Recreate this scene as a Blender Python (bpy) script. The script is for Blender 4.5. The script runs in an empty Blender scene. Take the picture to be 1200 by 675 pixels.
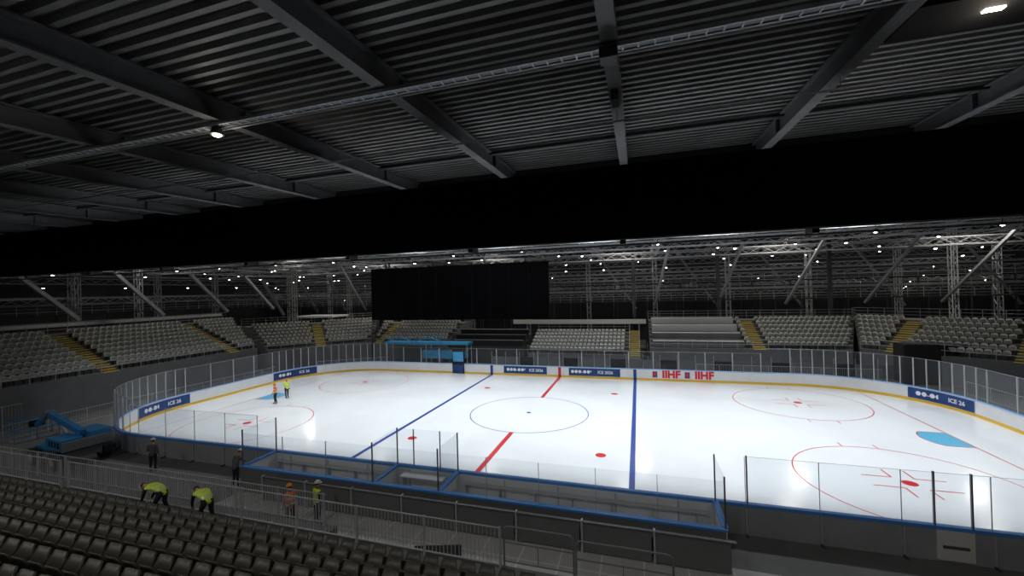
import bpy, math, random
import numpy as np
from mathutils import Vector, Matrix
random.seed(7)
sc=bpy.context.scene
COL=bpy.context.collection

# ------------------------------------------------------------------ materials
def new_mat(name,col,rough=.6,metal=0.,var=.0,scale=3.,bump=0.,spec=None,emit=None,es=0.):
    m=bpy.data.materials.new(name);m.use_nodes=True
    nt=m.node_tree;b=nt.nodes['Principled BSDF']
    b.inputs['Base Color'].default_value=(*col,1);b.inputs['Roughness'].default_value=rough
    b.inputs['Metallic'].default_value=metal
    if spec is not None:b.inputs['Specular IOR Level'].default_value=spec
    if emit:
        b.inputs['Emission Color'].default_value=(*emit,1);b.inputs['Emission Strength'].default_value=es
    if var>0 or bump>0:
        tc=nt.nodes.new('ShaderNodeTexCoord');n=nt.nodes.new('ShaderNodeTexNoise')
        n.inputs['Scale'].default_value=scale;n.inputs['Detail'].default_value=5
        nt.links.new(tc.outputs['Object'],n.inputs['Vector'])
        if var>0:
            r=nt.nodes.new('ShaderNodeValToRGB')
            r.color_ramp.elements[0].position=.3;r.color_ramp.elements[1].position=.7
            r.color_ramp.elements[0].color=(*[max(0,c*(1-var)) for c in col],1)
            r.color_ramp.elements[1].color=(*[min(1,c*(1+var)) for c in col],1)
            nt.links.new(n.outputs['Fac'],r.inputs['Fac']);nt.links.new(r.outputs['Color'],b.inputs['Base Color'])
        if bump>0:
            bp=nt.nodes.new('ShaderNodeBump');bp.inputs['Strength'].default_value=bump;bp.inputs['Distance'].default_value=.02
            nt.links.new(n.outputs['Fac'],bp.inputs['Height']);nt.links.new(bp.outputs['Normal'],b.inputs['Normal'])
    return m
M={}
def mk(k,*a,**kw): M[k]=new_mat(k,*a,**kw)
mk('ice',(.79,.83,.87),.14,var=.05,scale=.22,spec=.5)
mk('paint_red',(.58,.02,.03),.3)
mk('paint_blue',(.012,.055,.30),.3)
mk('paint_crease',(.10,.42,.66),.3)
mk('board_white',(.80,.81,.82),.35,var=.03,scale=1.5)
mk('board_yellow',(.80,.50,.04),.4)
mk('cap_blue',(.08,.30,.78),.35)
mk('cap_pale',(.42,.60,.78),.4)
mk('board_outer',(.34,.355,.37),.35,var=.1,scale=1)
mk('alu',(.55,.56,.58),.45,.4)
mk('post_clear',(.40,.43,.45),.3,.1)
mk('alu_dark',(.16,.16,.17),.45,.6)
mk('truss',(.55,.55,.56),.5,.2)
mk('steel_paint',(.13,.13,.135),.55,var=.12,scale=1.5)
mk('frame_paint',(.30,.30,.31),.55,var=.12,scale=1.5)
mk('steel_dark',(.05,.05,.053),.5,var=.1,scale=2)
mk('deck_metal',(.21,.21,.205),.5,.3,var=.12,scale=.7)
mk('black_cloth',(.004,.004,.0045),1.0,var=.3,scale=2,bump=.2,spec=.05)
mk('black_matte',(.012,.012,.013),.8)
mk('screen_black',(.004,.004,.005),.8,spec=.15)
mk('floor_conc',(.15,.15,.15),.6,var=.15,scale=.8,bump=.1)
mk('floor_plate',(.48,.48,.48),.5,var=.1,scale=1.2)
mk('terrace_conc',(.15,.15,.145),.8,var=.12,scale=1)
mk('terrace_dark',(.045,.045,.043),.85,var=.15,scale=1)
mk('wall_dark',(.045,.045,.047),.9,var=.15,scale=.3)
mk('panel_grey',(.15,.155,.16),.6,var=.1,scale=.8)
mk('fascia_white',(.70,.70,.68),.6)
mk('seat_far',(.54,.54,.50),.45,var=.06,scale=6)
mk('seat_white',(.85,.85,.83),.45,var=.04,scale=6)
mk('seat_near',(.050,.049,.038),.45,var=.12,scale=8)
mk('seat_metal',(.05,.05,.05),.5,.4)
mk('step_yellow',(.80,.58,.03),.6)
mk('step_grey',(.28,.27,.22),.7)
mk('navy_banner',(.008,.05,.20),.4,var=.25,scale=2)
mk('banner_text',(.85,.88,.92),.5)
mk('iihf_red',(.75,.01,.03),.4)
mk('machine_blue',(.03,.24,.55),.35,var=.08,scale=3)
mk('machine_grey',(.25,.26,.28),.4,.3)
mk('rubber',(.015,.015,.015),.8)
mk('skin',(.55,.33,.24),.55)
mk('hair',(.04,.025,.015),.7)
mk('cloth_dark',(.018,.02,.028),.85,var=.2,scale=20)
mk('cloth_grey',(.12,.12,.13),.85,var=.2,scale=20)
mk('vest_yellow',(.68,.88,.05),.6,var=.06,scale=15)
mk('vest_orange',(1.,.22,.03),.6,var=.06,scale=15)
mk('reflect',(.75,.76,.78),.3,.3)
mk('helmet_white',(.75,.75,.73),.3)
mk('helmet_orange',(.9,.28,.03),.3)
mk('lens_white',(.9,.9,.9),.3,emit=(1,.98,.94),es=14)
mk('lens_warm',(.9,.8,.6),.3,emit=(1,.87,.62),es=16)
mk('tent_blue',(.05,.33,.62),.5,var=.1,scale=2)
# glass
g=bpy.data.materials.new('acrylic_glass');g.use_nodes=True;nt=g.node_tree;nt.nodes.clear()
o=nt.nodes.new('ShaderNodeOutputMaterial');mx=nt.nodes.new('ShaderNodeMixShader');tr=nt.nodes.new('ShaderNodeBsdfTransparent');gl=nt.nodes.new('ShaderNodeBsdfPrincipled')
gl.inputs['Base Color'].default_value=(.35,.38,.40,1);gl.inputs['Roughness'].default_value=.1
tr.inputs['Color'].default_value=(.94,.955,.965,1)
fr=nt.nodes.new('ShaderNodeFresnel');fr.inputs['IOR'].default_value=1.35
ad=nt.nodes.new('ShaderNodeMath');ad.operation='ADD';ad.inputs[1].default_value=.04;ad.use_clamp=True
mn=nt.nodes.new('ShaderNodeMath');mn.operation='MINIMUM';mn.inputs[1].default_value=.22
nt.links.new(fr.outputs[0],ad.inputs[0]);nt.links.new(ad.outputs[0],mn.inputs[0]);nt.links.new(mn.outputs[0],mx.inputs[0])
nt.links.new(tr.outputs[0],mx.inputs[1]);nt.links.new(gl.outputs[0],mx.inputs[2]);nt.links.new(mx.outputs[0],o.inputs[0])
M['glass']=g

# ------------------------------------------------------------------ mesh builder
class MB:
    def __init__(s): s.v=[];s.f=[];s.m=[];s.keys=[]
    def mi(s,k):
        if k not in s.keys:s.keys.append(k)
        return s.keys.index(k)
    def add(s,vs,fs,k):
        o=len(s.v);s.v.extend([tuple(p) for p in vs]);i=s.mi(k)
        for q in fs:s.f.append(tuple(o+j for j in q));s.m.append(i)
    def box(s,x0,x1,y0,y1,z0,z1,k,mat=None):
        vs=[Vector(p) for p in((x0,y0,z0),(x1,y0,z0),(x1,y1,z0),(x0,y1,z0),(x0,y0,z1),(x1,y0,z1),(x1,y1,z1),(x0,y1,z1))]
        if mat is not None:vs=[mat@p for p in vs]
        s.add(vs,[(0,3,2,1),(4,5,6,7),(0,1,5,4),(1,2,6,5),(2,3,7,6),(3,0,4,7)],k)
    def beam(s,p0,p1,w,h,k,up=(0,0,1)):
        p0=Vector(p0);p1=Vector(p1);d=(p1-p0);L=d.length;d.normalize();u=Vector(up)
        if abs(d.dot(u))>.98:u=Vector((0,1,0))
        x=d.cross(u).normalized();z=x.cross(d)
        mt=Matrix(((x.x,d.x,z.x,p0.x),(x.y,d.y,z.y,p0.y),(x.z,d.z,z.z,p0.z),(0,0,0,1)))
        s.box(-w/2,w/2,0,L,-h/2,h/2,k,mt)
    def tube(s,p0,p1,r0,k,r1=None,n=6,cap=True):
        p0=Vector(p0);p1=Vector(p1);d=p1-p0
        if d.length<1e-6:return
        d.normalize();u=Vector((0,0,1)) if abs(d.z)<.95 else Vector((0,1,0))
        x=d.cross(u).normalized();y=x.cross(d);r1=r0 if r1 is None else r1
        vs=[];
        for p,r in((p0,r0),(p1,r1)):
            for i in range(n):
                a=2*math.pi*(i+.5)/n;vs.append(p+x*math.cos(a)*r+y*math.sin(a)*r)
        fs=[(i,(i+1)%n,n+(i+1)%n,n+i) for i in range(n)]
        if cap:fs+= [tuple(range(n-1,-1,-1)),tuple(range(n,2*n))]
        s.add(vs,fs,k)
    def path(s,pts,r,k,n=6):
        for a,b in zip(pts[:-1],pts[1:]):s.tube(a,b,r,k,n=n)
    def ball(s,c,r,k,sc=(1,1,1),nu=10,nv=7,mat=None,z0=-1,z1=1):
        vs=[];fs=[]
        for j in range(nv+1):
            t=z0+(z1-z0)*j/nv;ph=math.asin(max(-1,min(1,t)))
            for i in range(nu):
                a=2*math.pi*i/nu;p=Vector((math.cos(a)*math.cos(ph)*r*sc[0],math.sin(a)*math.cos(ph)*r*sc[1],math.sin(ph)*r*sc[2]))
                if mat is not None:p=mat@p
                vs.append(p+Vector(c))
        for j in range(nv):
            for i in range(nu):fs.append((j*nu+i,j*nu+(i+1)%nu,(j+1)*nu+(i+1)%nu,(j+1)*nu+i))
        s.add(vs,fs,k)
    def rep(s,T,mats):
        for vs,fs,k in T:
            A=np.array([tuple(p) for p in vs])
            for mt in mats:
                m=np.array(mt);B=A@m[:3,:3].T+m[:3,3]
                s.add(B.tolist(),fs,k)
    def obj(s,name,parent=None,smooth=False,bevel=0):
        me=bpy.data.meshes.new(name);me.from_pydata(s.v,[],s.f)
        for k in s.keys:me.materials.append(M[k])
        me.polygons.foreach_set('material_index',s.m)
        if smooth:me.polygons.foreach_set('use_smooth',[True]*len(s.f))
        me.update();ob=bpy.data.objects.new(name,me);COL.objects.link(ob)
        if parent:ob.parent=parent
        if bevel:
            b=ob.modifiers.new('bevel','BEVEL');b.width=bevel;b.segments=2;b.limit_method='ANGLE'
        return ob
def empty(name,loc=(0,0,0)):
    e=bpy.data.objects.new(name,None);e.empty_display_size=.2;COL.objects.link(e);return e
def text(mb,body,size,mt,k,bold=0):
    cu=bpy.data.curves.new('txt','FONT');cu.body=body;cu.size=size;cu.extrude=.004;cu.offset=bold;cu.resolution_u=2
    cu.align_x='CENTER';cu.align_y='CENTER'
    ob=bpy.data.objects.new('txt',cu);COL.objects.link(ob)
    dg=bpy.context.evaluated_depsgraph_get();me=ob.evaluated_get(dg).to_mesh()
    mb.add([mt@v.co for v in me.vertices],[tuple(p.vertices) for p in me.polygons],k)
    ob.evaluated_get(dg).to_mesh_clear();bpy.data.objects.remove(ob);bpy.data.curves.remove(cu)

# ------------------------------------------------------------------ room shell
RX0,RX1,RY0,RY1,RH=-78,62,-44,50,19
b=MB();b.box(RX0,RX1,RY0,RY1,-.4,-.03,'floor_conc');b.obj('floor')
b=MB();b.box(RX0,RX1,-8.4,RY1,RH,RH+.3,'wall_dark');b.obj('ceiling')
for nm,a in(('wall_west',(RX0-.3,RX0,RY0,RY1,-.03,RH)),('wall_east',(RX1,RX1+.3,RY0,RY1,-.03,RH)),('wall_north',(RX0,RX1,RY1,RY1+.3,-.03,RH)),('wall_south',(RX0,RX1,RY0-.3,RY0,-.03,RH))):
    b=MB();b.box(*a,'wall_dark');b.obj(nm)

# ------------------------------------------------------------------ ice + markings
W,Lh,R=13.0,30.0,8.5
def rrect(hx,hy,r,n=16):
    P=[];N=[]
    for cx,cy,a0 in((hx-r,hy-r,0),(-hx+r,hy-r,90),(-hx+r,-hy+r,180),(hx-r,-hy+r,270)):
        for i in range(n+1):
            a=math.radians(a0+90*i/n);P.append((cx+r*math.cos(a),cy+r*math.sin(a)));N.append((math.cos(a),math.sin(a)))
    return P,N
def dense(P,N,step=2.4):
    Q=[];K=[];n=len(P)
    for i in range(n):
        a=P[i];c=P[(i+1)%n];d=math.hypot(c[0]-a[0],c[1]-a[1])
        k=max(1,int(round(d/step)))
        for j in range(k):
            t=j/k;Q.append((a[0]+(c[0]-a[0])*t,a[1]+(c[1]-a[1])*t))
            nn=(N[i][0]*(1-t)+N[(i+1)%n][0]*t,N[i][1]*(1-t)+N[(i+1)%n][1]*t);l=math.hypot(*nn);K.append((nn[0]/l,nn[1]/l))
    return Q,K
BP,BN=rrect(Lh,W,R)
rink=empty('ice_rink')
b=MB();n=len(BP);b.add([(x,y,0) for x,y in BP]+[(x,y,-.029) for x,y in BP],[tuple(range(n))]+[(i,n+i,n+(i+1)%n,(i+1)%n) for i in range(n)],'ice');b.obj('ice_surface',rink)
b=MB();ZL=.004
def rect(x0,x1,y0,y1,k,z=ZL):b.add([(x0,y0,z),(x1,y0,z),(x1,y1,z),(x0,y1,z)],[(0,1,2,3)],k)
def ring(cx,cy,r,w,k,a0=0,a1=360,n=96,z=ZL):
    vs=[];
    for i in range(n+1):
        a=math.radians(a0+(a1-a0)*i/n)
        for q in(r-w/2,r+w/2):vs.append((cx+q*math.cos(a),cy+q*math.sin(a),z))
    b.add(vs,[(2*i,2*i+1,2*i+3,2*i+2) for i in range(n)],k)
def disc(cx,cy,r,k,a0=0,a1=360,n=32,z=ZL):
    b.add([(cx,cy,z)]+[(cx+r*math.cos(math.radians(a0+(a1-a0)*i/n)),cy+r*math.sin(math.radians(a0+(a1-a0)*i/n)),z) for i in range(n+1)],[(0,i+1,i+2) for i in range(n)],k)
BX=7.75
rect(-.15,.15,-W+.02,-4.5,'paint_red');rect(-.15,.15,4.5,W-.02,'paint_red')
for s in(-1,1):rect(s*BX-.14,s*BX+.14,-W+.02,W-.02,'paint_blue',.005)
for s in(-1,1):rect(s*26-.035,s*26+.035,-11.7,11.7,'paint_red')
ring(0,0,4.5,.06,'paint_blue',z=.006);disc(0,0,.17,'paint_blue',z=.008)
for sx in(-1,1):
    for sy in(-1,1):
        cx,cy=sx*20.06,sy*6.95
        ring(cx,cy,4.5,.06,'paint_red');disc(cx,cy,.3,'paint_red',z=.006)
        for hx in(-.85,.85):
            for q in(-1,1):rect(cx+hx-.03,cx+hx+.03,cy+q*4.45 if q>0 else cy-5.05,cy+5.05 if q>0 else cy-4.45,'paint_red')
        for a in(-1,1):
            for c in(-1,1):
                x0=cx+a*.45;y0=cy+c*.55
                rect(min(x0,x0+a*1.2),max(x0,x0+a*1.2),y0-.035,y0+.035,'paint_red')
                rect(x0-.035,x0+.035,min(y0,y0+c*.9),max(y0,y0+c*.9),'paint_red')
        disc(sx*6.02,cy,.3,'paint_red',z=.006)
    cxx=sx*26;q=-sx
    arc=[(cxx+q*1.83*math.cos(math.radians(a)),1.83*math.sin(math.radians(a)),.003) for a in range(-42,43,6)]
    pts=[(cxx,-1.22,.003)]+arc+[(cxx,1.22,.003)]
    b.add(pts,[tuple(range(len(pts)))],'paint_crease')
    for a,c in zip(pts[:-1],pts[1:]):
        b.beam((a[0],a[1],.006),(c[0],c[1],.006),.05,.003,'paint_red')
b.obj('ice_markings',rink)

# ------------------------------------------------------------------ boards
boards=empty('rink_boards')
DP,DN=dense(BP,BN,2.4)
def sweep(b,P,N,prof,closed=True):
    n=len(P);rng=range(n if closed else n-1)
    for (o0,z0),(o1,z1),k in prof:
        vs=[];fs=[]
        for (x,y),(a,c) in zip(P,N):
            vs.append((x+a*o0,y+c*o0,z0));vs.append((x+a*o1,y+c*o1,z1))
        for i in rng:
            j=(i+1)%n;fs.append((2*i,2*j,2*j+1,2*i+1))
        b.add(vs,fs,k)
b=MB()
sweep(b,BP,BN,[((0,0),(0,.22),'board_yellow'),((0,.22),(0,1.07),'board_white'),((-.02,1.07),(-.02,1.15),'cap_pale'),((-.02,1.15),(.16,1.15),'cap_blue'),((-.02,1.07),(0,1.07),'cap_pale'),((.16,1.15),(.16,1.03),'cap_blue'),((.14,1.03),(.14,-.03),'board_outer')])
b.obj('dasher_boards',boards)
b=MB()
for i,((x,y),(a,c)) in enumerate(zip(DP,DN)):
    t=Vector((-c,a,0));m=Matrix(((a,t.x,0,x),(c,t.y,0,y),(0,0,1,0),(0,0,0,1)))
    b.box(.141,.20,-.03,.03,0,1.0,'alu',m);b.box(.145,.36,-.03,.03,-.02,.05,'alu_dark',m)
for s in(-1,1):
    b.box(s*BX-.15,s*BX+.15,W-.008,W+.01,.0,1.07,'paint_blue');b.box(s*BX-.15,s*BX+.15,-W-.01,-W+.008,.0,1.07,'paint_blue')
b.box(-.15,.15,W-.008,W+.01,0,1.07,'paint_red');b.box(-.15,.15,-W-.01,-W+.008,0,1.07,'paint_red')
b.box(17.6,18.6,-W-.20,-W-.141,.05,1.03,'fascia_white');b.box(17.75,18.45,-W-.215,-W-.20,.45,.55,'alu_dark')
b.obj('board_supports',boards)
gb=MB();pb=MB();n=len(DP)
BENCH0,BENCH1=-10.6,10.9
for i in range(n):
    (x,y),(a,c)=DP[i],DN[i];j=(i+1)%n;(x2,y2),(a2,c2)=DP[j],DN[j]
    o=.07;near=(y<-12.9 and y2<-12.9)
    end=abs(x)>21.4
    zt=3.35 if (end and not near) else 2.9
    if y<-12.9 and x>-21.6 and x<21.6:zt=2.9
    skip=near and max(x,x2)>BENCH0+.6 and min(x,x2)<BENCH1-.6
    if not skip:
        gb.add([(x+a*o,y+c*o,1.15),(x2+a2*o,y2+c2*o,1.15),(x2+a2*o,y2+c2*o,zt),(x+a*o,y+c*o,zt)],[(0,1,2,3)],'glass')
        pb.tube((x+a*o,y+c*o,zt),(x2+a2*o,y2+c2*o,zt),.006 if near else .012,'alu',n=4)
    t=Vector((-c,a,0));m=Matrix(((a,t.x,0,x),(c,t.y,0,y),(0,0,1,0),(0,0,0,1)))
    inb=(y<-12.9 and BENCH0<x<BENCH1)
    if not inb:
        w=.009 if near else .03
        pb.box(.06,.09 if near else .13,-w,w,1.0,zt,'post_clear' if near else 'alu',m)
for x in(17.6,18.6,BENCH1+1.1):pb.box(x-.022,x+.022,-W-.14,-W-.07,1.0,2.95,'alu_dark')
pb.obj('glass_posts',boards);gb.obj('safety_glass',boards)

# benches (near side)
bench=empty('team_bench')
b=MB()
YB=-15.0
b.box(BENCH0,BENCH1,YB-.12,YB,-.03,1.07,'board_white')
b.box(BENCH0,BENCH1,YB-.16,YB-.121,-.03,1.05,'panel_grey')
b.box(BENCH0-.05,BENCH1+.05,YB-.18,YB+.04,1.07,1.15,'cap_blue')
b.box(BENCH0+.06,BENCH1-.06,-W-.175,-W-.145,.18,1.03,'board_white')
for x in(BENCH0,-3.1,.1,BENCH1):
    b.box(x-.06,x+.06,YB,-W-.18,-.03,1.07,'board_white');b.box(x-.1,x+.1,YB,-W-.145,1.07,1.15,'cap_blue')
b.box(BENCH0+.06,BENCH1-.06,YB,-W-.18,-.03,.18,'floor_plate')
for x0,x1 in((BENCH0+.3,-3.5),(.5,BENCH1-.3)):
    b.box(x0,x1,YB+.05,YB+.45,.56,.62,'board_white')
    b.box(x0,x1,-W-.42,-W-.18,.70,.74,'fascia_white')
    k=x0+.1
    while k<x1:
        b.box(k-.03,k+.03,YB+.1,YB+.4,.18,.56,'alu');b.box(k-.02,k+.02,-W-.40,-W-.18,.18,.70,'alu');k+=1.6
b.box(-2.6,-.4,-W-.75,-W-.25,.85,.9,'board_white')
for x in(-2.5,-.5):b.box(x-.03,x+.03,-W-.7,-W-.3,.18,.85,'alu')
b.obj('bench_box',bench)
gb=MB();pb=MB()
for x0,x1 in((BENCH0,-3.1),(-3.1,.1),(.1,BENCH1)):
    k=max(1,round((x1-x0)/2.4))
    for i in range(k):
        a=x0+(x1-x0)*i/k;c=x0+(x1-x0)*(i+1)/k
        gb.add([(a,YB-.06,1.15),(c,YB-.06,1.15),(c,YB-.06,2.75),(a,YB-.06,2.75)],[(0,1,2,3)],'glass')
        pb.box(a-.009,a+.009,YB-.08,YB-.04,1.15,2.75,'post_clear')
for x in(BENCH0,-3.1,.1,BENCH1):
    gb.add([(x,YB,1.15),(x,-W-.1,1.15),(x,-W-.1,2.9),(x,YB,2.9)],[(0,1,2,3)],'glass')
    pb.box(x-.025,x+.025,YB-.09,YB-.04,1.15,2.9,'alu_dark');pb.box(x-.025,x+.025,-W-.13,-W-.08,1.15,2.9,'alu_dark')
for x in(-2.2,-.8):pb.box(x-.02,x+.02,-W-.13,-W-.08,1.15,2.9,'alu_dark')
gb.add([(-3.1,-W-.1,1.15),(.1,-W-.1,1.15),(.1,-W-.1,2.9),(-3.1,-W-.1,2.9)],[(0,1,2,3)],'glass')
pb.obj('bench_posts',bench);gb.obj('bench_glass',bench)

# ------------------------------------------------------------------ advertising on boards
def ad_flat(x0,x1,base,tk,words,sz):
    b=MB();b.box(x0,x1,W-.014,W-.002,.24,1.04,base)
    for wx,wd,s in words:
        text(b,wd,s,Matrix.Translation((wx,W-.022,.64))@Matrix.Rotation(math.pi/2,4,'X'),tk,.01)
    b.obj('advertising_banner')
ad_flat(-6.3,-1.4,'navy_banner','banner_text',[(-4.9,'●●●-●●²',.42),(-2.6,'ICE 2026',.42)],.5)
ad_flat(1.0,6.3,'navy_banner','banner_text',[(2.3,'●●●-●●²',.42),(4.8,'ICE 2026',.42)],.5)
b=MB()
for x in(11.2,14.2):
    text(b,'IIHF',1.0,Matrix.Translation((x,W-.022,.64))@Matrix.Rotation(math.pi/2,4,'X'),'iihf_red',.045)
    b.box(x-1.75,x-1.3,W-.02,W-.004,.34,.94,'navy_banner');b.box(x-1.65,x-1.4,W-.026,W-.018,.45,.85,'iihf_red')
b.obj('federation_logo')
def corner_ad(c,a0,a1,word):
    b=MB();cx,cy=c;ns=14;P=[];N=[]
    for i in range(ns+1):
        a=math.radians(a0+(a1-a0)*i/ns);N.append((math.cos(a),math.sin(a)));P.append((cx+R*math.cos(a),cy+R*math.sin(a)))
    sweep(b,P,N,[((-.03,.24),(-.03,1.04),'navy_banner')],closed=False)
    for t,wd in((.27,'●●●-●●²'),(.72,word)):
        a=math.radians(a0+(a1-a0)*(1-t));x=cx+(R-.06)*math.cos(a);y=cy+(R-.06)*math.sin(a)
        text(b,wd,.42,Matrix.Translation((x,y,.64))@Matrix.Rotation(a-math.pi/2,4,'Z')@Matrix.Rotation(math.pi/2,4,'X'),'banner_text',.01)
    b.obj('advertising_banner')
corner_ad((21.5,4.5),6,36,'ICE 26')
corner_ad((-21.5,4.5),146,180,'ICE 26')
corner_ad((-21.5,-4.5),178,210,'ICE 26')

# ------------------------------------------------------------------ seats
def shell(nx,nz,w=.45,h=.44,z0=.40,th=.03):
    F=[];Bk=[]
    for j in range(nz+1):
        t=j/nz;ww=w*(1-.30*max(0,(t-.55)/.45)**2.2)*(1-.12*(1-t)**2)
        for i in range(nx+1):
            u=-1+2*i/nx
            z=z0+h*t-.035*(u*u)*t**2
            y=-.14*t-.05*(1-u*u)
            F.append((u*ww/2,y,z));Bk.append((u*ww/2*1.0,y-th,z))
    vs=F+Bk;o=len(F);fs=[];c=nx+1
    for j in range(nz):
        for i in range(nx):
            a=j*c+i;fs.append((a,a+1,a+c+1,a+c));fs.append((o+a,o+a+c,o+a+c+1,o+a+1))
    for i in range(nx):fs.append((nz*c+i,nz*c+i+1,o+nz*c+i+1,o+nz*c+i));fs.append((i+1,i,o+i,o+i+1))
    for j in range(nz):fs.append((j*c,(j+1)*c,o+(j+1)*c,o+j*c));fs.append(((j+1)*c+nx,j*c+nx,o+j*c+nx,o+(j+1)*c+nx))
    return vs,fs
def pan(nx,ny,w=.43,d=.40,th=.045,tilt=62):
    F=[];Bk=[]
    for j in range(ny+1):
        t=j/ny;ww=w*(1-.2*max(0,(t-.6)/.4)**2)
        for i in range(nx+1):
            u=-1+2*i/nx;F.append(Vector((u*ww/2,d*t,.02*u*u)));Bk.append(Vector((u*ww/2,d*t,.02*u*u-th)))
    m=Matrix.Translation((0,.03,.42))@Matrix.Rotation(math.radians(tilt),4,'X')
    vs=[m@p for p in F+Bk];o=len(F);c=nx+1;fs=[]
    for j in range(ny):
        for i in range(nx):
            a=j*c+i;fs.append((a,a+1,a+c+1,a+c));fs.append((o+a,o+a+c,o+a+c+1,o+a+1))
    for i in range(nx):fs.append((ny*c+i,ny*c+i+1,o+ny*c+i+1,o+ny*c+i));fs.append((i+1,i,o+i,o+i+1))
    for j in range(ny):fs.append((j*c,(j+1)*c,o+(j+1)*c,o+j*c));fs.append(((j+1)*c+nx,j*c+nx,o+j*c+nx,o+(j+1)*c+nx))
    return vs,fs
def seat_T(nx,nz,k):
    a=shell(nx,nz);p=pan(max(2,nx//2),2)
    leg=MB();leg.box(-.02,.02,-.12,.04,0,.42,'seat_metal');leg.box(-.18,.18,-.06,.02,.38,.42,'seat_metal')
    return [(a[0],a[1],k),(p[0],p[1],k),(leg.v,leg.f,'seat_metal')]
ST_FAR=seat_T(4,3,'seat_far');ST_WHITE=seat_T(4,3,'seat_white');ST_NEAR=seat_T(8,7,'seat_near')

def stand(p0,p1,z0,rows,rise,run,aisles=(),closed=(),k0=0.,k1=0.,seatT=ST_FAR,terr='terrace_conc',rail=True,pitch=.52,deck=3.0,name='grandstand',side=1,smooth=False):
    par=empty(name)
    p0=Vector((*p0,0));p1=Vector((*p1,0));t=(p1-p0);L=t.length;t.normalize();nn=Vector((-t.y,t.x,0))*side
    m=Matrix(((t.x,nn.x,0,p0.x),(t.y,nn.y,0,p0.y),(0,0,1,0),(0,0,0,1)))
    def w(s,d,z):return m@Vector((s,d,z))
    b=MB()
    def quad(pts,k):b.add([w(*p) for p in pts],[(0,1,2,3)],k)
    for i in range(rows+1):
        d0=i*run;d1=(i+1)*run if i<rows else rows*run+deck;z=z0+i*rise
        zb=-.03 if i==0 else z-rise
        quad([(-k0*d0,d0,zb),(L+k1*d0,d0,zb),(L+k1*d0,d0,z),(-k0*d0,d0,z)],'panel_grey' if i==0 else terr)
        quad([(-k0*d0,d0,z),(L+k1*d0,d0,z),(L+k1*d1,d1,z),(-k0*d1,d1,z)],terr)
        for e,kk in((0,-k0),(L,k1)):quad([(e+kk*d0,d0,-.03),(e+kk*d1,d1,-.03),(e+kk*d1,d1,z),(e+kk*d0,d0,z)],'panel_grey')
    D=rows*run+deck;zt=z0+rows*rise
    quad([(-k0*D,D,-.03),(L+k1*D,D,-.03),(L+k1*D,D,zt),(-k0*D,D,zt)],'panel_grey')
    b.obj('terrace',par)
    mats=[]
    for i in range(rows):
        d=i*run+run*.62;z=z0+i*rise;s=-k0*d+.35
        while s<L+k1*d-.3:
            ok=all(abs(s-a)>.85 for a in aisles) and all(not(c0<s<c1) for c0,c1 in closed)
            if ok:mats.append(m@Matrix.Translation((s,d,z))@Matrix.Rotation(math.pi,4,'Z'))
            s+=pitch
    if mats:
        b=MB();b.rep(seatT,mats);b.obj('seats',par,smooth=smooth)
    b=MB()
    for a in aisles:
        if a>L+.5:continue
        for i in range(rows):
            d=i*run;z=z0+i*rise
            b.box(a-.6,a+.6,d-.03,d+.13,z-.05,z+.012,'step_yellow',m)
            b.box(a-.6,a+.6,d+run*.5,d+run,z,z+rise*.5,'step_grey',m)
            b.box(a-.6,a+.6,d+run*.5-.03,d+run*.5+.13,z+rise*.5-.05,z+rise*.5+.012,'step_yellow',m)
    if b.v:b.obj('stair_edges',par)
    if rail:
        b=MB()
        for dd,zz,x0,x1 in((.03,z0,0,L),(rows*run+deck-.1,zt,-k0*D,L+k1*D)):
            hs=(.5,1.0) if dd<1 else (.35,.7,1.05)
            for h in hs:b.tube(w(x0,dd,zz+h),w(x1,dd,zz+h),.025,'alu',n=4)
            q=x0
            while q<x1:
                b.tube(w(q,dd,zz),w(q,dd,zz+1.0),.025,'alu',n=4);q+=1.5
        b.obj('railing',par)
    return par
stand((-37.4,-26),(-37.4,9),3.1,9,.36,.90,aisles=(7.5,20.2,32.0),k0=0,k1=.42)
stand((-36.9,10),(-28.3,19.4),2.7,7,.38,.88,aisles=(6.2,),k0=.35,k1=.35)
stand((-28,19.5),(-16.5,19.5),2.6,6,.38,.88,aisles=(.8,),k0=.35,k1=0)
stand((-5.5,20.5),(7.0,20.5),1.3,6,.36,.85,k0=0,k1=0,deck=1.5,seatT=ST_WHITE)
b=MB()
for i in range(7):
    for q in(0,1):
        y=20.5+i*.85+q*.425;z=1.3+i*.36+q*.18
        b.box(7.05,8.35,y,y+.44,-.03,z,'step_grey');b.box(7.05,8.35,y-.02,y+.12,z-.05,z+.012,'step_yellow')
for x in(7.1,8.3):b.tube((x,20.5,2.2),(x,26.4,4.7),.03,'alu')
for x in(7.1,8.3):
    for i in range(4):b.tube((x,20.6+i*1.9,1.3+i*.8),(x,20.6+i*1.9,2.25+i*.8),.025,'alu')
b.obj('access_stair')
stand((9.5,19.5),(29,19.5),2.4,7,.38,.88,aisles=(11.2,),closed=((-1,10),),k0=0,k1=.45)
stand((29.6,19.4),(41,9),2.6,7,.38,.88,aisles=(2.5,10.5),k0=.42,k1=.3)
stand((41.5,8),(41.5,-24),2.6,7,.38,.88,aisles=(8,20),k0=.4,k1=0)
stand((6.0,-20.9),(-34.0,-20.9),2.05,7,.37,.86,aisles=(24.5,),seatT=ST_NEAR,terr='terrace_dark',rail=False,pitch=.50,deck=2,name='foreground_grandstand',smooth=True)

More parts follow.
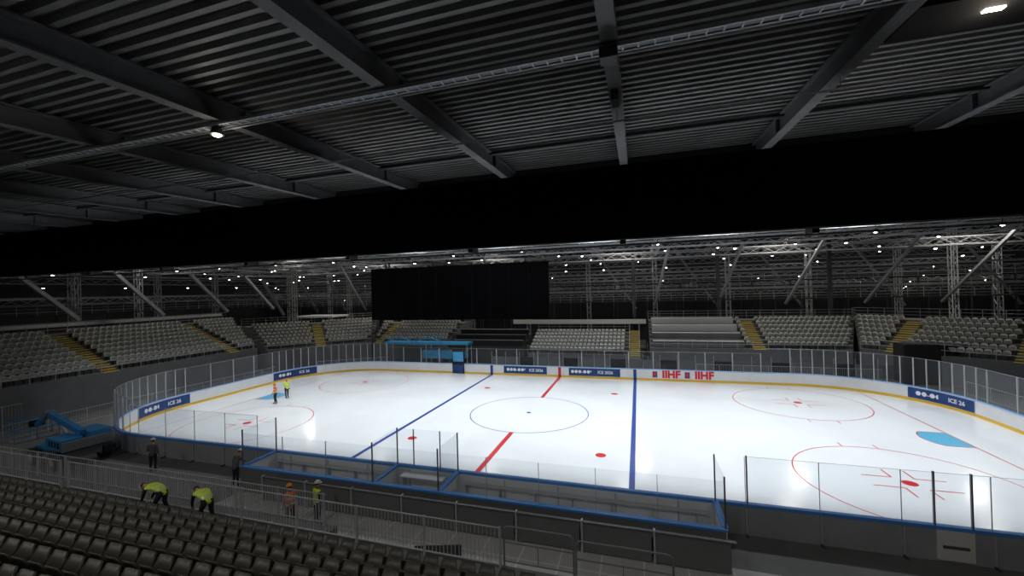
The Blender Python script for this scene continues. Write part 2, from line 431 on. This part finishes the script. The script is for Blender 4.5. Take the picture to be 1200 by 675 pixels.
def tribune(x0,x1,y0,z0,rows,name='media_tribune',wh=True):
    b=MB()
    for i in range(rows):
        y=y0+i*1.6;z=z0+i*.55
        b.box(x0,x1,y,y0+rows*1.6,-.03 if i==0 else z-.55,z,'terrace_dark')
        b.box(x0+.1,x1-.1,y+.15,y+.22,z,z+.75,'fascia_white' if wh and i>0 else 'black_matte');b.box(x0+.1,x1-.1,y+.15,y+.75,z+.75,z+.8,'fascia_white' if wh else 'panel_grey')
    b.obj(name)
tribune(-16.2,-6.0,20.0,2.2,3,wh=False)
b=MB()
for y,z in((19.9,2.4),(21.66,3.16),(23.42,3.92),(25.4,4.68)):
    b.box(9.8,19.3,y,y+.05,z,z+.72,'fascia_white' if z>3.5 else 'panel_grey');b.box(9.8,19.3,y,y+.6,z+.72,z+.76,'fascia_white')
    for i in range(6):b.box(9.9+i*1.86,9.96+i*1.86,y+.05,y+.55,z,z+.72,'alu_dark')
b.obj('press_desks')
b=MB();b.box(-9.5,9.2,27.5,27.7,4.5,5.1,'fascia_white');b.box(-9.5,9.2,27.7,31,4.5,4.7,'terrace_dark')
for i in range(12):b.box(-9.4+i*1.68,-9.25+i*1.68,27.7,27.85,-.03,4.6,'steel_dark')
b.obj('gallery_deck')
b=MB();b.box(-50.0,-49.8,-26,14,6.9,7.25,'fascia_white');b.box(-50.0,-49.85,-26,14,0,6.9,'wall_dark');b.obj('upper_parapet')
b=MB();b.box(-43.0,-36.2,20.8,24.5,6.1,6.35,'fascia_white')
for x in(-42.8,-36.4):
    for y in(21,24.3):b.tube((x,y,-.03),(x,y,6.1),.06,'alu')
b.obj('canopy')
b=MB();b.box(31.2,36.6,15.5,17.2,-.03,3.6,'black_matte',None);b.obj('entrance_portal',bevel=.05)

# ------------------------------------------------------------------ video screen
b=MB();b.box(-30.0,-2.9,22.0,22.6,5.6,13.2,'screen_black')
for i in range(10):b.box(-30+i*2.71,-29.97+i*2.71,21.985,22.0,5.6,13.2,'black_matte')
for i in range(5):b.box(-30,-2.9,21.985,22.0,5.6+i*1.9-.01,5.61+i*1.9,'black_matte')
for x in(-27,-16.5,-6):b.box(x-.08,x+.08,22.2,22.4,13.2,18.9,'steel_dark')
b.obj('video_screen')

# ------------------------------------------------------------------ roof over near stand
sl=.031
def rz(y,z0):return z0+sl*(y+16)
b=MB();y=RY0
prof=[]
while y<-8.2:
    prof+= [(y,0),(y+.14,0),(y+.18,-.13),(y+.32,-.13)];y+=.38
X0,X1=RX0,RX1
vs=[];
for (yy,dz) in prof:
    z=rz(yy,15.95)+dz;vs+=[(X0,yy,z),(X1,yy,z)]
b.add(vs,[(2*i,2*i+1,2*i+3,2*i+2) for i in range(len(prof)-1)],'deck_metal')
b.box(X0,X1,RY0,-8.2,17.0,17.3,'wall_dark')
b.obj('ceiling_corrugated_deck')
def ibeam(b,p0,p1,h,w,k,tf=.05,tw=.04):
    p0=Vector(p0);p1=Vector(p1)
    for dz,ww,hh in((h/2-tf/2,w,tf),(-h/2+tf/2,w,tf),(0,tw,h-2*tf)):
        b.beam(p0+Vector((0,0,dz)),p1+Vector((0,0,dz)),ww,hh,k)
b=MB()
for k in range(-12,6):
    x=7.8+6*k
    ibeam(b,(x,RY0,rz(RY0,15.45)),(x,-8.6,rz(-8.6,15.45)),.66,.36,'steel_paint')
    for yy in(-36,-28,-20,-12):
        for s in(-1,1):b.box(x+s*.09-.07,x+s*.09+.07,yy-.01,yy+.01,rz(yy,15.45)-.28,rz(yy,15.45)+.28,'steel_paint')
b.obj('roof_rafters')
b=MB()
for yy in(-33.,-26.,-12.5):
    b.beam((X0,yy,rz(yy,15.72)),(X1,yy,rz(yy,15.72)),.12,.12,'steel_dark')
b.obj('roof_purlins')
b=MB();yt,zt=-20.9,14.85
b.box(X0,X1,yt-.02,yt+.02,zt,zt+.10,'alu');b.box(X0,X1,yt+.22,yt+.26,zt,zt+.10,'alu')
x=X0
while x<X1:
    b.box(x-.02,x+.02,yt,yt+.24,zt,zt+.03,'alu');x+=.35
b.box(X0,X1,yt+.03,yt+.21,zt+.03,zt+.07,'machine_grey')
for k in range(-12,6):
    x=7.8+6*k;b.tube((x,yt,zt),(x,yt,15.2),.012,'alu_dark',n=4);b.tube((x,yt+.24,zt),(x,yt+.24,15.2),.012,'alu_dark',n=4)
b.tube((X0,-20.45,14.9),(X1,-20.45,14.9),.03,'alu',n=6)
b.obj('cable_tray')
b=MB();b.tube((X0,-16.9,14.75),(X1,-16.9,14.75),.03,'alu',n=5)
for k in range(-12,6):
    x=7.8+6*k;b.tube((x,-16.9,14.75),(x,-16.9,15.15),.012,'alu_dark',n=4)
b.obj('ceiling_conduit')
b=MB();NB=280
xs=[X0+(X1-X0)*i/NB for i in range(NB+1)];vs=[];fs=[]
for i,x in enumerate(xs):
    y=-16+.04*math.sin(x*3.1)+.02*math.sin(x*7.3)
    vs+=[(x,y,11.08),(x,-16,13.6),(x,-15.2,11.12),(x,-15.2,13.6)]
for i in range(NB):
    a=4*i;c=a+4;fs+=[(a,c,c+1,a+1),(a+2,a+3,c+3,c+2),(a,a+2,c+2,c),(a+1,c+1,c+3,a+3)]
b.add(vs,fs,'black_cloth');b.obj('bulkhead_drape')
b=MB();b.box(X0,X1,-8.5,-8.3,12.2,RH+.3,'wall_dark');b.obj('wall_upper_hall')
b=MB();GX0,GX1=X0+.2,X1-.2
b.tube((GX0,-15.0,10.95),(GX1,-15.0,10.95),.035,'steel_paint');b.tube((GX0,-14.2,11.6),(GX1,-14.2,11.6),.03,'steel_dark')
ibeam(b,(GX0,-14.6,12.6),(GX1,-14.6,12.6),.8,.4,'steel_dark')
for k in range(-12,9):
    x=7.8+6*k
    b.box(x-.1,x+.1,-15.0,-14.4,11.0,12.3,'steel_dark')
b.obj('bulkhead_girder')

# ------------------------------------------------------------------ hall trusses
def truss(b,p0,p1,s,bay=1.3,r=.035,k='truss',rd=None):
    p0=Vector(p0);p1=Vector(p1);d=p1-p0;L=d.length;d.normalize()
    u=Vector((0,0,1)) if abs(d.z)<.9 else Vector((0,1,0));x=d.cross(u).normalized();y=x.cross(d);h=s/2
    cs=[x*h+y*h,-x*h+y*h,-x*h-y*h,x*h-y*h];rd=rd or r*.6
    for c in cs:b.tube(p0+c,p1+c,r,k,n=4,cap=False)
    n=max(1,int(L/bay))
    for i in range(n):
        a=p0+d*(L*i/n);e=p0+d*(L*(i+1)/n)
        for q in range(4):
            c0,c1=cs[q],cs[(q+1)%4]
            if i%2:c0,c1=c1,c0
            b.tube(a+c0,e+c1,rd,k,n=3,cap=False)
grid=empty('lighting_truss_grid')
b=MB()
for y,z,s in((2,14.6,.8),(9,14.2,.7),(15.5,13.9,.7),(20,14.4,.8),(26,13.6,.8),(31,14.6,.9),(37,13.2,.8),(42,14.6,.9),(34,10.8,.6),(40,9.8,.6),(44,12.2,.7),(46,8.2,.7)):
    truss(b,(-72,y,z),(58,y,z),s,bay=1.4,r=.045)
b.obj('long_trusses',grid)
b=MB()
for i,x in enumerate(range(-70,60,9)):
    truss(b,(x,0,15.4),(x,48,15.4),.9,bay=1.6,r=.045)
for i,x in enumerate(range(-66,60,11)):
    truss(b,(x,42,-.03),(x,42,14.2),.6,bay=.9,r=.05)
    truss(b,(x+5,32.5,9.6),(x+5,47,9.6),.6,bay=1.2)
b.obj('cross_trusses',grid)
par=empty('roof_support_frame')
b=MB()
for x in(-52,-40,-31.5,-17.5,43,55):
    truss(b,(x,29.5,-.03),(x,29.5,16.5),.55,bay=.8,r=.05,k='fascia_white' if x in(43,-52) else 'frame_paint')
for x in(7.7,18.5,31):b.box(x-.2,x+.2,29.3,29.7,-.03,16,'steel_dark')
for x in(12,20,28,36.5,44,-12,-20,-28,-36):
    b.beam((x,22.5,14.2),(x-1.5,30.5,6.8),.28,.25,'frame_paint')
for x in(-34,-14,2,14,25,37,49):
    b.beam((x,38.5,15),(x+6,38.5,6.0),.28,.25,'frame_paint')
for y in(-24,-16,-8.3,-.5,7.5,15):
    b.beam((-46.5,y,12.6),(-46.5,y+4.8,7.6),.4,.34,'frame_paint')
    truss(b,(-51,y-1,-.03),(-51,y-1,15.5),.5,bay=.8,r=.05,k='frame_paint')
    truss(b,(-64,y-3,-.03),(-64,y-3,15.5),.7,bay=1,r=.06,k='truss')
for y in(22,30,38):
    b.beam((-52,y,13.4),(-52,y+5,6.2),.4,.34,'frame_paint')
for z in(8.9,11.5):
    b.beam((-72,33,z),(58,33,z),.18,.25,'frame_paint');b.beam((-54,-28,z+1),(-54,40,z+1),.18,.25,'frame_paint')
truss(b,(-49,-28,13.2),(-49,40,13.2),.8,bay=1.4);truss(b,(-58,-28,12.0),(-58,40,12.0),.7,bay=1.4);truss(b,(-42,-28,14.8),(-42,40,14.8),.8,bay=1.4);truss(b,(-66,-28,9.6),(-66,40,9.6),.8,bay=1.4)
b.obj('steel_frame',par)
b=MB()
for (x0,y0,x1,y1,z) in((-72,32,58,32,7.4),(-56,-28,-56,32,8.0),(-72,43,58,43,8.6),(-72,36,58,36,9.9)):
    d=Vector((x1-x0,y1-y0,0));L=d.length;d.normalize();q=0
    nrm=Vector((-d.y,d.x,0))
    b.beam(Vector((x0,y0,z))+nrm*.8,Vector((x1,y1,z))+nrm*.8,1.6,.15,'terrace_dark')
    for h in(.4,.75,1.1):b.tube((x0,y0,z+h),(x1,y1,z+h),.03,'truss',n=4)
    while q<L:
        p=Vector((x0,y0,z))+d*q;b.tube(p,p+Vector((0,0,1.1)),.03,'truss',n=4);q+=1.6
        if int(q*10)%3==0:b.tube((p.x,p.y,-.03),p,.09,'steel_dark',n=6)
b.obj('service_gallery')
b=MB()
def fixture(x,y,z,sz=.3,warm=False):
    b.box(x-sz*.6,x+sz*.6,y-sz*.6,y+sz*.6,z,z+sz*.9,'black_matte')
    b.tube((x,y,z+.9*sz),(x,y,z+.9*sz+.4),.03,'steel_dark',n=4)
    b.ball((x,y,z),sz*.5,'lens_warm' if warm else 'lens_white',sc=(1,1,.7),nu=8,nv=4,z0=-1,z1=.1)
for y,z in((9,13.3),(15.5,13.1),(20,13.6),(26,12.8),(31,13.7),(37,12.4),(42,13.7)):
    x=-68+random.random()*6
    while x<56:
        fixture(x+random.uniform(-1.5,1.5),y+random.uniform(-.3,.3),z,.2+.1*random.random());x+=random.choice((8,12,16))
for y in range(-20,40,8):
    fixture(-49+random.uniform(-1,1),y,12.3,.25);fixture(-58,y+3,11.2,.24)
for i in range(30):fixture(random.uniform(-70,55),random.uniform(33,46),random.uniform(8.4,11.5),.17,random.random()<.4)
b.obj('spotlight_fixtures',grid)
b=MB()
b.tube((-4.4,-20.75,14.62),(-4.4,-20.75,14.85),.20,'steel_dark',r1=.12,n=16);b.ball((-4.4,-20.75,14.62),.13,'lens_warm',sc=(1,1,.5),nu=14,nv=5,z1=.1)
b.obj('pendant_lamp')
b=MB();b.box(14.0,20.0,-19.9,-18.6,15.0,15.12,'black_matte');b.box(15.35,15.68,-19.40,-19.28,14.97,15.0,'lens_warm');b.obj('ceiling_panel_light')
b=MB()
b.box(7.6,8.0,-21.2,-20.8,14.5,14.75,'steel_dark');b.box(7.7,7.9,-18.5,-17.9,14.75,15.1,'steel_dark');b.obj('junction_box',bevel=.02)

# ------------------------------------------------------------------ concourse, platforms & fences
b=MB();b.box(-34,7.2,-20.88,-19.75,-.03,1.85,'panel_grey');b.box(-34,-2.5,-19.75,-18.0,-.03,.95,'panel_grey')
b.box(7.2,30,-21.5,-19.9,-.03,1.85,'terrace_dark');b.obj('front_walkway')
b=MB();b.box(-10.5,24,-18.0,-15.3,-.028,-.005,'floor_plate')
for i in range(24):
    b.box(-10+i*1.4,-9.95+i*1.4,-17.95,-15.32,-.004,.004,'fascia_white')
b.box(-10.5,24,-16.7,-16.66,-.004,.005,'fascia_white');b.obj('concourse_floor_plates')
def fence(x0,x1,y,z,h=1.1,gap=.12,k='alu',bar=.010):
    b=MB()
    for q in(z+.12,z+h):b.tube((x0,y,q),(x1,y,q),.024,k,n=6)
    x=x0
    while x<=x1:
        b.tube((x,y,z+.12),(x,y,z+h),bar,k,n=4);x+=gap
    x=x0
    while x<=x1+.01:
        b.box(x-.03,x+.03,y-.03,y+.03,z,z+h+.03,k);x+=(x1-x0)/max(1,round((x1-x0)/2.2))
    b.obj('railing_fence')
fence(-14,4.5,-19.9,1.85)
fence(-33,-3,-18.1,.95,1.15)
fence(-33,-14.5,-19.9,1.85)
def barrier(x0,x1,y,z,h=1.15,rot=0,k='machine_grey'):
    b=MB();m=Matrix.Translation((x0,y,z))@Matrix.Rotation(rot,4,'Z');L=x1-x0;rr=.14
    pts=[Vector((0,0,0)),Vector((0,0,h-rr))]
    for i in range(1,5):
        a=math.pi/2*i/4;pts.append(Vector((rr-rr*math.cos(a),0,h-rr+rr*math.sin(a))))
    p2=[Vector((L-p.x,0,p.z)) for p in pts][::-1];P=[m@p for p in pts+p2]
    b.path(P,.028,k,n=6)
    for q in(.2,h*.62):b.tube(m@Vector((0,0,q)),m@Vector((L,0,q)),.02,k,n=5)
    n=int(L/.9)
    for i in range(1,n):b.tube(m@Vector((L*i/n,0,.2)),m@Vector((L*i/n,0,h*.62)),.014,k,n=4)
    b.obj('crowd_barrier')
barrier(4.6,6.5,-19.85,1.85);barrier(6.6,8.9,-20.1,1.85,1.2)
for i in range(4):barrier(12.6+i*2.5,15.0+i*2.5,-19.95,1.85,1.05)
barrier(11.4,12.5,-19.95,1.85,1.05)
b=MB()
for i in range(8):
    x=-8.6+i*2.45
    b.box(x,x+2.38,-15.75,-15.68,.05,1.05,'panel_grey');b.box(x,x+.06,-15.8,-15.64,-.03,1.15,'alu')
b.box(-8.6,11.1,-15.78,-15.65,1.05,1.10,'alu_dark')
b.obj('hoarding_panels')
b=MB();mm=Matrix.Translation((1.0,-18.9,-.03))@Matrix.Rotation(.3,4,'Z')
b.box(0,1.6,0,.9,0,.8,'black_matte',mm);b.box(.1,1.5,.1,.8,.8,.86,'rubber',mm);b.obj('flight_case',bevel=.03)
def fence_line(p0,p1,z,h,k='alu',gap=.16):
    b=MB();p0=Vector((*p0,z));p1=Vector((*p1,z));d=p1-p0;L=d.length;d.normalize();u=Vector((0,0,1));q=0
    b.tube(p0+u*h,p1+u*h,.025,k,n=4);b.tube(p0+u*.12,p1+u*.12,.02,k,n=4)
    i=0
    while q<L:
        b.tube(p0+d*q+u*.12,p0+d*q+u*h,.01,k,n=3)
        if i%14==0:b.tube(p0+d*q,p0+d*q+u*h,.03,k,n=4)
        q+=gap;i+=1
    b.obj('railing_fence')
fence_line((-33.5,-14),(-33.5,8),-.03,1.1);fence_line((-31,12),(-24,16.6),-.03,1.1);fence_line((14,17),(30,16.6),-.03,1.1);fence_line((33.5,12),(34,-8),-.03,1.1)
fence_line((-36,-17.5),(-36,-12),-.03,2.0)
b=MB()
for i in range(30):
    x=-22+i*1.8
    if -24<x<-10:continue
    b.box(x,x+1.7,17.6,17.66,.1,1.3,'panel_grey' if i%3 else 'black_matte');b.tube((x,17.6,-.03),(x,17.6,1.9),.03,'alu',n=4)
b.obj('partition_panels')
b=MB()
b.box(-24.5,-12.4,17.2,18.8,2.7,3.0,'tent_blue')
for x in(-24.3,-18.4,-12.6):
    for y in(17.3,18.7):b.tube((x,y,-.03),(x,y,2.7),.05,'alu')
b.box(-19,-13,17.4,18.6,.9,1.9,'tent_blue')
for x in(-24.3,-20):
    b.tube((x,17.3,3.0),(x+2,17.3,3.7),.06,'tent_blue');b.tube((x+4,17.3,3.0),(x+2,17.3,3.7),.06,'tent_blue')
b.obj('blue_canopy')
b=MB();b.box(-12.6,-11.1,12.96,13.2,.02,2.9,'black_matte');b.box(-12.5,-11.2,12.94,12.96,1.4,2.5,'tent_blue');b.box(-12.5,-11.2,12.94,12.96,.1,1.0,'navy_banner');b.obj('penalty_gate')
# ------------------------------------------------------------------ boom lift
def lift(loc,rot,sc_=1.0):
    e=empty('boom_lift');b=MB();m=Matrix.Translation(loc)@Matrix.Rotation(rot,4,'Z')@Matrix.Scale(sc_,4)
    b.box(-1.5,1.5,-.75,.75,.45,.85,'machine_grey',m)
    b.box(-1.2,1.3,-.85,.85,.85,1.0,'machine_blue',m)
    b.box(-1.9,-.3,-1.0,-.1,1.05,1.75,'machine_blue',m);b.box(-1.9,-.3,.15,1.0,1.05,1.6,'machine_blue',m);b.box(-2.1,-1.7,-1.0,1.0,1.05,1.5,'machine_grey',m)
    for y in(-1.005,1.005):
        for i in range(4):b.box(-1.7+i*.3,-1.52+i*.3,y-.006,y+.006,1.2,1.5,'black_matte',m)
    P=lambda x,y,z:m@Vector((x,y,z))
    b.beam(P(-1.5,.02,1.7),P(2.2,.02,2.35),.28,.32,'machine_blue');b.beam(P(2.2,.02,2.35),P(3.9,.02,1.5),.22,.24,'machine_blue')
    b.beam(P(-1.2,-.3,1.5),P(1.9,-.3,2.0),.10,.12,'alu');b.beam(P(-.2,.02,1.2),P(1.2,.02,2.1),.09,.09,'alu')
    b.tube(P(2.2,-.2,2.35),P(2.2,.25,2.35),.22,'machine_grey',n=12)
    for z in(.75,1.3,1.85):
        q=[P(3.8,-.9,z),P(4.7,-.9,z),P(4.7,.9,z),P(3.8,.9,z),P(3.8,-.9,z)];b.path(q,.03,'machine_blue' if z>.8 else 'machine_grey')
    for x in(3.8,4.7):
        for y in(-.9,0,.9):b.tube(P(x,y,.75),P(x,y,1.85),.025,'machine_blue')
    b.box(3.8,4.7,-.9,.9,.70,.76,'machine_grey',m);b.box(3.75,3.95,-.3,.3,1.5,1.85,'black_matte',m)
    b.obj('body',e,bevel=.02)
    b=MB()
    for x in(-1.15,1.15):
        for y in(-.95,.95):
            c=m@Vector((x,y-.16,.45));c2=m@Vector((x,y+.16,.45));b.tube(c,c2,.46*sc_,'rubber',n=20)
            d=(c2-c).normalized();b.tube(c-d*.01,c2+d*.01,.22,'helmet_white',n=12)
    b.obj('wheels',e)
lift((-24.4,-14.9,-.03),math.radians(174),1.1)

# ------------------------------------------------------------------ people
def person(name,loc,rot,J={},vest='vest_yellow',top='cloth_dark',legs='cloth_dark',helmet='helmet_white',hlook=0.):
    D=dict(pel=(0,0,.95),sp=(0,0,1.12),ch=(0,.01,1.32),nk=(0,0,1.48),hb=(0,.01,1.56),
      shl=(-.19,0,1.42),ell=(-.24,-.02,1.14),wrl=(-.23,.10,.90),shr=(.19,0,1.42),elr=(.24,-.02,1.14),wrr=(.23,.10,.90),
      hil=(-.10,0,.90),knl=(-.11,.02,.50),anl=(-.12,-.03,.09),tol=(-.13,.15,.045),hir=(.10,0,.90),knr=(.11,.02,.50),anr=(.12,-.03,.09),tor=(.13,.15,.045))
    D.update(J)
    R_=dict(pel=.155,sp=.145,ch=.165,nk=.062,hb=.055,shl=.075,ell=.052,wrl=.034,shr=.075,elr=.052,wrr=.034,hil=.105,knl=.07,anl=.05,tol=.042,hir=.105,knr=.07,anr=.05,tor=.042)
    ks=list(D);ix={k:i for i,k in enumerate(ks)}
    E=[('pel','sp','v'),('sp','ch','v'),('ch','nk','v'),('nk','hb','s'),('ch','shl','v'),('shl','ell','t'),('ell','wrl','t'),('ch','shr','v'),('shr','elr','t'),('elr','wrr','t'),
       ('pel','hil','l'),('hil','knl','l'),('knl','anl','l'),('anl','tol','b'),('pel','hir','l'),('hir','knr','l'),('knr','anr','l'),('anr','tor','b')]
    me=bpy.data.meshes.new('sk');me.from_pydata([D[k] for k in ks],[(ix[a],ix[c]) for a,c,_ in E],[])
    ob=bpy.data.objects.new('sk',me);COL.objects.link(ob)
    md=ob.modifiers.new('skin','SKIN');sv=me.skin_vertices[0].data
    for k in ks:
        r=R_[k];sv[ix[k]].radius=(r,r*(.78 if k in('pel','sp','ch') else 1));sv[ix[k]].use_root=(k=='pel')
    md.use_smooth_shade=True
    s2=ob.modifiers.new('sub','SUBSURF');s2.levels=2;s2.render_levels=2
    dg=bpy.context.evaluated_depsgraph_get();ev=ob.evaluated_get(dg);em=ev.to_mesh()
    V=[v.co.copy() for v in em.vertices];F=[tuple(p.vertices) for p in em.polygons];C=[p.center.copy() for p in em.polygons]
    ev.to_mesh_clear();bpy.data.objects.remove(ob);bpy.data.meshes.remove(me)
    mm={'v':vest,'s':'skin','t':top,'l':legs,'b':'rubber'}
    b=MB();groups={}
    for f,c in zip(F,C):
        best=None
        for a,e,k in E:
            A=Vector(D[a]);B=Vector(D[e]);d=B-A;t=max(0,min(1,(c-A).dot(d)/max(1e-6,d.length_squared)));q=A+d*t;dist=(c-q).length-(R_[a]*(1-t)+R_[e]*t)*.9
            if best is None or dist<best[0]:best=(dist,a,e,k,t)
        k=mm[best[3]]
        if vest.startswith('vest'):
            if best[1]=='pel' and best[2]=='sp' and .25<best[4]<.65:k='reflect'
            if best[1]=='sp' and best[2]=='ch' and .45<best[4]<.75:k='reflect'
        groups.setdefault(k,[]).append(f)
    off=len(b.v);b.v.extend([tuple(v) for v in V])
    for k,fs in groups.items():
        i=b.mi(k)
        for f in fs:b.f.append(tuple(off+j for j in f));b.m.append(i)
    nk=Vector(D['nk']);hb=Vector(D['hb']);up=(hb-nk).normalized()
    fwd=Vector((math.sin(hlook),math.cos(hlook),0))
    if abs(up.z)<.5:fwd=Vector((0,.3,-1))
    fwd=(fwd-up*fwd.dot(up)).normalized();rt=fwd.cross(up)
    hm=Matrix(((rt.x,fwd.x,up.x),(rt.y,fwd.y,up.y),(rt.z,fwd.z,up.z)));hc=hb+up*.115+fwd*.015
    H=lambda x,y,z:hc+hm@Vector((x,y,z))
    b.ball(hc,.115,'skin',sc=(.68,.84,1.05),nu=16,nv=12,mat=hm)
    b.ball(H(0,.03,-.055),.07,'skin',sc=(.75,.85,.8),nu=12,nv=8,mat=hm)
    b.tube(H(0,.085,.02),H(0,.118,-.022),.009,'skin',r1=.017,n=6)
    for s in(-1,1):
        b.ball(H(s*.032,.086,.015),.011,'helmet_white',nu=8,nv=5);b.ball(H(s*.032,.094,.015),.006,'hair',nu=6,nv=4)
        b.tube(H(s*.018,.094,.036),H(s*.05,.084,.036),.005,'hair',n=5);b.ball(H(s*.08,0,-.005),.026,'skin',sc=(.35,.7,1.1),nu=8,nv=5,mat=hm)
    b.tube(H(-.024,.09,-.06),H(.024,.09,-.06),.006,'iihf_red',n=5)
    b.ball(H(0,-.015,.02),.118,'hair',sc=(.72,.86,1.0),nu=14,nv=6,mat=hm,z0=-.35,z1=1)
    if helmet:
        b.ball(H(0,-.005,.035),.135,helmet,sc=(.84,1.02,.98),nu=18,nv=8,mat=hm,z0=.1,z1=1)
        b.ball(H(0,.045,.045),.14,helmet,sc=(.80,.98,.10),nu=18,nv=4,mat=hm)
    for sfx in('l','r'):
        el=Vector(D['el'+sfx]);wr=Vector(D['wr'+sfx]);d=(wr-el).normalized();sd=Vector((0,0,1)).cross(d)
        if sd.length<.1:sd=Vector((0,1,0))
        sd.normalize();nr=d.cross(sd).normalized();sg=1 if sfx=='l' else -1
        b.beam(wr-d*.005,wr+d*.085,.075,.028,'skin',up=nr)
        for i,L in enumerate((.062,.072,.068,.052)):
            base=wr+d*.08+sd*((i-1.5)*.02)*sg;k1=base+d*L*.5+nr*.006;k2=k1+d*L*.35-nr*.016
            b.tube(base,k1,.0095,'skin',r1=.009,n=6);b.tube(k1,k2,.009,'skin',r1=.0075,n=6)
        tb=wr+d*.02-sd*.032*sg;b.tube(tb,tb+d*.04-sd*.026*sg,.012,'skin',r1=.010,n=6);b.tube(tb+d*.04-sd*.026*sg,tb+d*.07-sd*.026*sg,.010,'skin',r1=.008,n=6)
    m=Matrix.Translation(loc)@Matrix.Rotation(rot,4,'Z');b.v=[tuple(m@Vector(v)) for v in b.v]
    return b.obj(name,smooth=True)
person('ice_worker',(-22.6,-2.1,.005),math.radians(160),dict(wrl=(-.16,.2,1.02),wrr=(.2,.16,.95),anl=(-.17,-.05,.09),tol=(-.19,.12,.045)),vest='vest_orange',top='vest_orange',helmet='helmet_orange')
person('ice_worker',(-23.2,-.3,.005),math.radians(-100),dict(wrr=(.16,.25,1.12),elr=(.24,.02,1.15),anr=(.14,.1,.09),tor=(.15,.28,.045)),vest='vest_yellow',top='vest_yellow',helmet='helmet_orange')
bend=dict(pel=(0,-.12,.88),sp=(0,.03,1.0),ch=(0,.24,1.06),nk=(0,.42,1.06),hb=(0,.50,1.05),shl=(-.19,.34,1.04),shr=(.19,.34,1.04),ell=(-.22,.42,.78),elr=(.22,.42,.78),wrl=(-.16,.55,.55),wrr=(.16,.52,.52),
  hil=(-.10,-.12,.83),hir=(.10,-.12,.83),knl=(-.14,.08,.47),knr=(.14,-.02,.46),anl=(-.15,.06,.09),anr=(.16,-.2,.09),tol=(-.16,.24,.045),tor=(.17,-.03,.045))
person('construction_worker',(-7.9,-20.4,1.85),math.radians(100),bend,vest='vest_yellow',helmet='helmet_white')
person('construction_worker',(-5.7,-20.4,1.85),math.radians(78),bend,vest='vest_yellow',helmet='helmet_white')
person('construction_worker',(-11.3,-14.9,-.03),math.radians(0),dict(ch=(0,.08,1.3),nk=(0,.16,1.45),hb=(0,.20,1.52),shl=(-.19,.1,1.39),shr=(.19,.1,1.39),ell=(-.25,.24,1.18),elr=(.25,.24,1.18),wrl=(-.18,.42,1.14),wrr=(.18,.42,1.14)),vest='cloth_grey',top='cloth_grey',helmet='helmet_white')
person('construction_worker',(-5.5,-17.2,-.03),math.radians(70),dict(wrr=(.12,.28,1.05),elr=(.24,.04,1.12)),vest='vest_orange',top='vest_orange',helmet='helmet_orange')
person('construction_worker',(-4.6,-16.7,-.03),math.radians(-20),dict(wrl=(-.12,.28,1.08),ell=(-.24,.04,1.13)),vest='vest_yellow',top='cloth_dark',helmet='helmet_white')
person('construction_worker',(-17.6,-14.7,-.03),math.radians(30),dict(wrl=(-.12,.3,1.1)),vest='cloth_grey',top='cloth_grey',helmet='helmet_white')

# ------------------------------------------------------------------ lights
hs={}
def area(name,loc,size,p,col=(1,1,1),spread=180,rot=(0,0,0)):
    l=bpy.data.lights.new(name,'AREA');l.shape='RECTANGLE';l.size,l.size_y=size;l.energy=p;l.color=col;l.spread=math.radians(spread)
    o=bpy.data.objects.new(name,l);o.location=loc;o.rotation_euler=rot;COL.objects.link(o)
    x,y,z=loc;hs.setdefault(name,MB()).box(x-size[0]/2-.05,x+size[0]/2+.05,y-size[1]/2-.05,y+size[1]/2+.05,z+.03,z+.2,'black_matte')
    return o
for x in(-25,-15,-5,5,15,25):
    for y in(-7.5,0,8.5):
        area('rink_floodlight',(x,y,16.5),(1.6,1.0),{-25:340,-15:400}.get(x,430),(.95,.98,1.),115)
for x in(-30,-12,6,24,42):
    area('stand_floodlight',(x,23,16.3),(1.5,1),400,(1,.96,.89),150)
for y in(-14,2,18):area('stand_floodlight',(-42,y,16.6),(1.5,1),300,(1,.96,.89),150)
for x in(-58,-36,-14,8,30,50):area('hall_light',(x,38.5,18.7),(2,1),480,(1,.97,.92),175)
for y in(-12,14):area('hall_light',(-61,y,18.7),(2,1),420,(1,.97,.92),175)
for x in(-30,-18,-6,6,18):area('concourse_fill_light',(x,-27.5,14.6),(1.2,.5),225,(1,.96,.90),160)  # unseen fill lamps with housings, added to brighten the near seats and concourse
for k,v in hs.items():v.obj(k+'_housings')
def point(name,loc,p,r=.15,col=(1,.9,.75)):
    l=bpy.data.lights.new(name,'POINT');l.energy=p;l.shadow_soft_size=r;l.color=col
    o=bpy.data.objects.new(name,l);o.location=loc;COL.objects.link(o)
point('pendant_light',(-4.4,-20.75,14.3),14)
point('panel_light',(15.5,-19.35,14.7),10)
w=bpy.data.worlds.new('world');w.use_nodes=True;w.node_tree.nodes['Background'].inputs[0].default_value=(.5,.55,.6,1);w.node_tree.nodes['Background'].inputs[1].default_value=.05;sc.world=w
sc.view_settings.view_transform='Standard'

# ------------------------------------------------------------------ camera
f=478.5433;C=Vector((8.2812,-30.4194,9.3953));yaw,pitch,roll=.2989,.0072,-.0268
c,s=math.cos(yaw),math.sin(yaw);r=Vector((c,s,0));fw=Vector((-s,c,0));up=Vector((0,0,1))
cp,sp=math.cos(pitch),math.sin(pitch);fw2=fw*cp+up*sp;up2=up*cp-fw*sp
cr,sr=math.cos(roll),math.sin(roll);r3=r*cr+up2*sr;up3=up2*cr-r*sr
cam=bpy.data.cameras.new('camera');cam.lens=f/1200*36;cam.sensor_width=36;cam.clip_end=400;cam.clip_start=.05
co=bpy.data.objects.new('camera',cam);COL.objects.link(co)
co.matrix_world=Matrix(((r3.x,up3.x,-fw2.x,C.x),(r3.y,up3.y,-fw2.y,C.y),(r3.z,up3.z,-fw2.z,C.z),(0,0,0,1)))
sc.camera=co
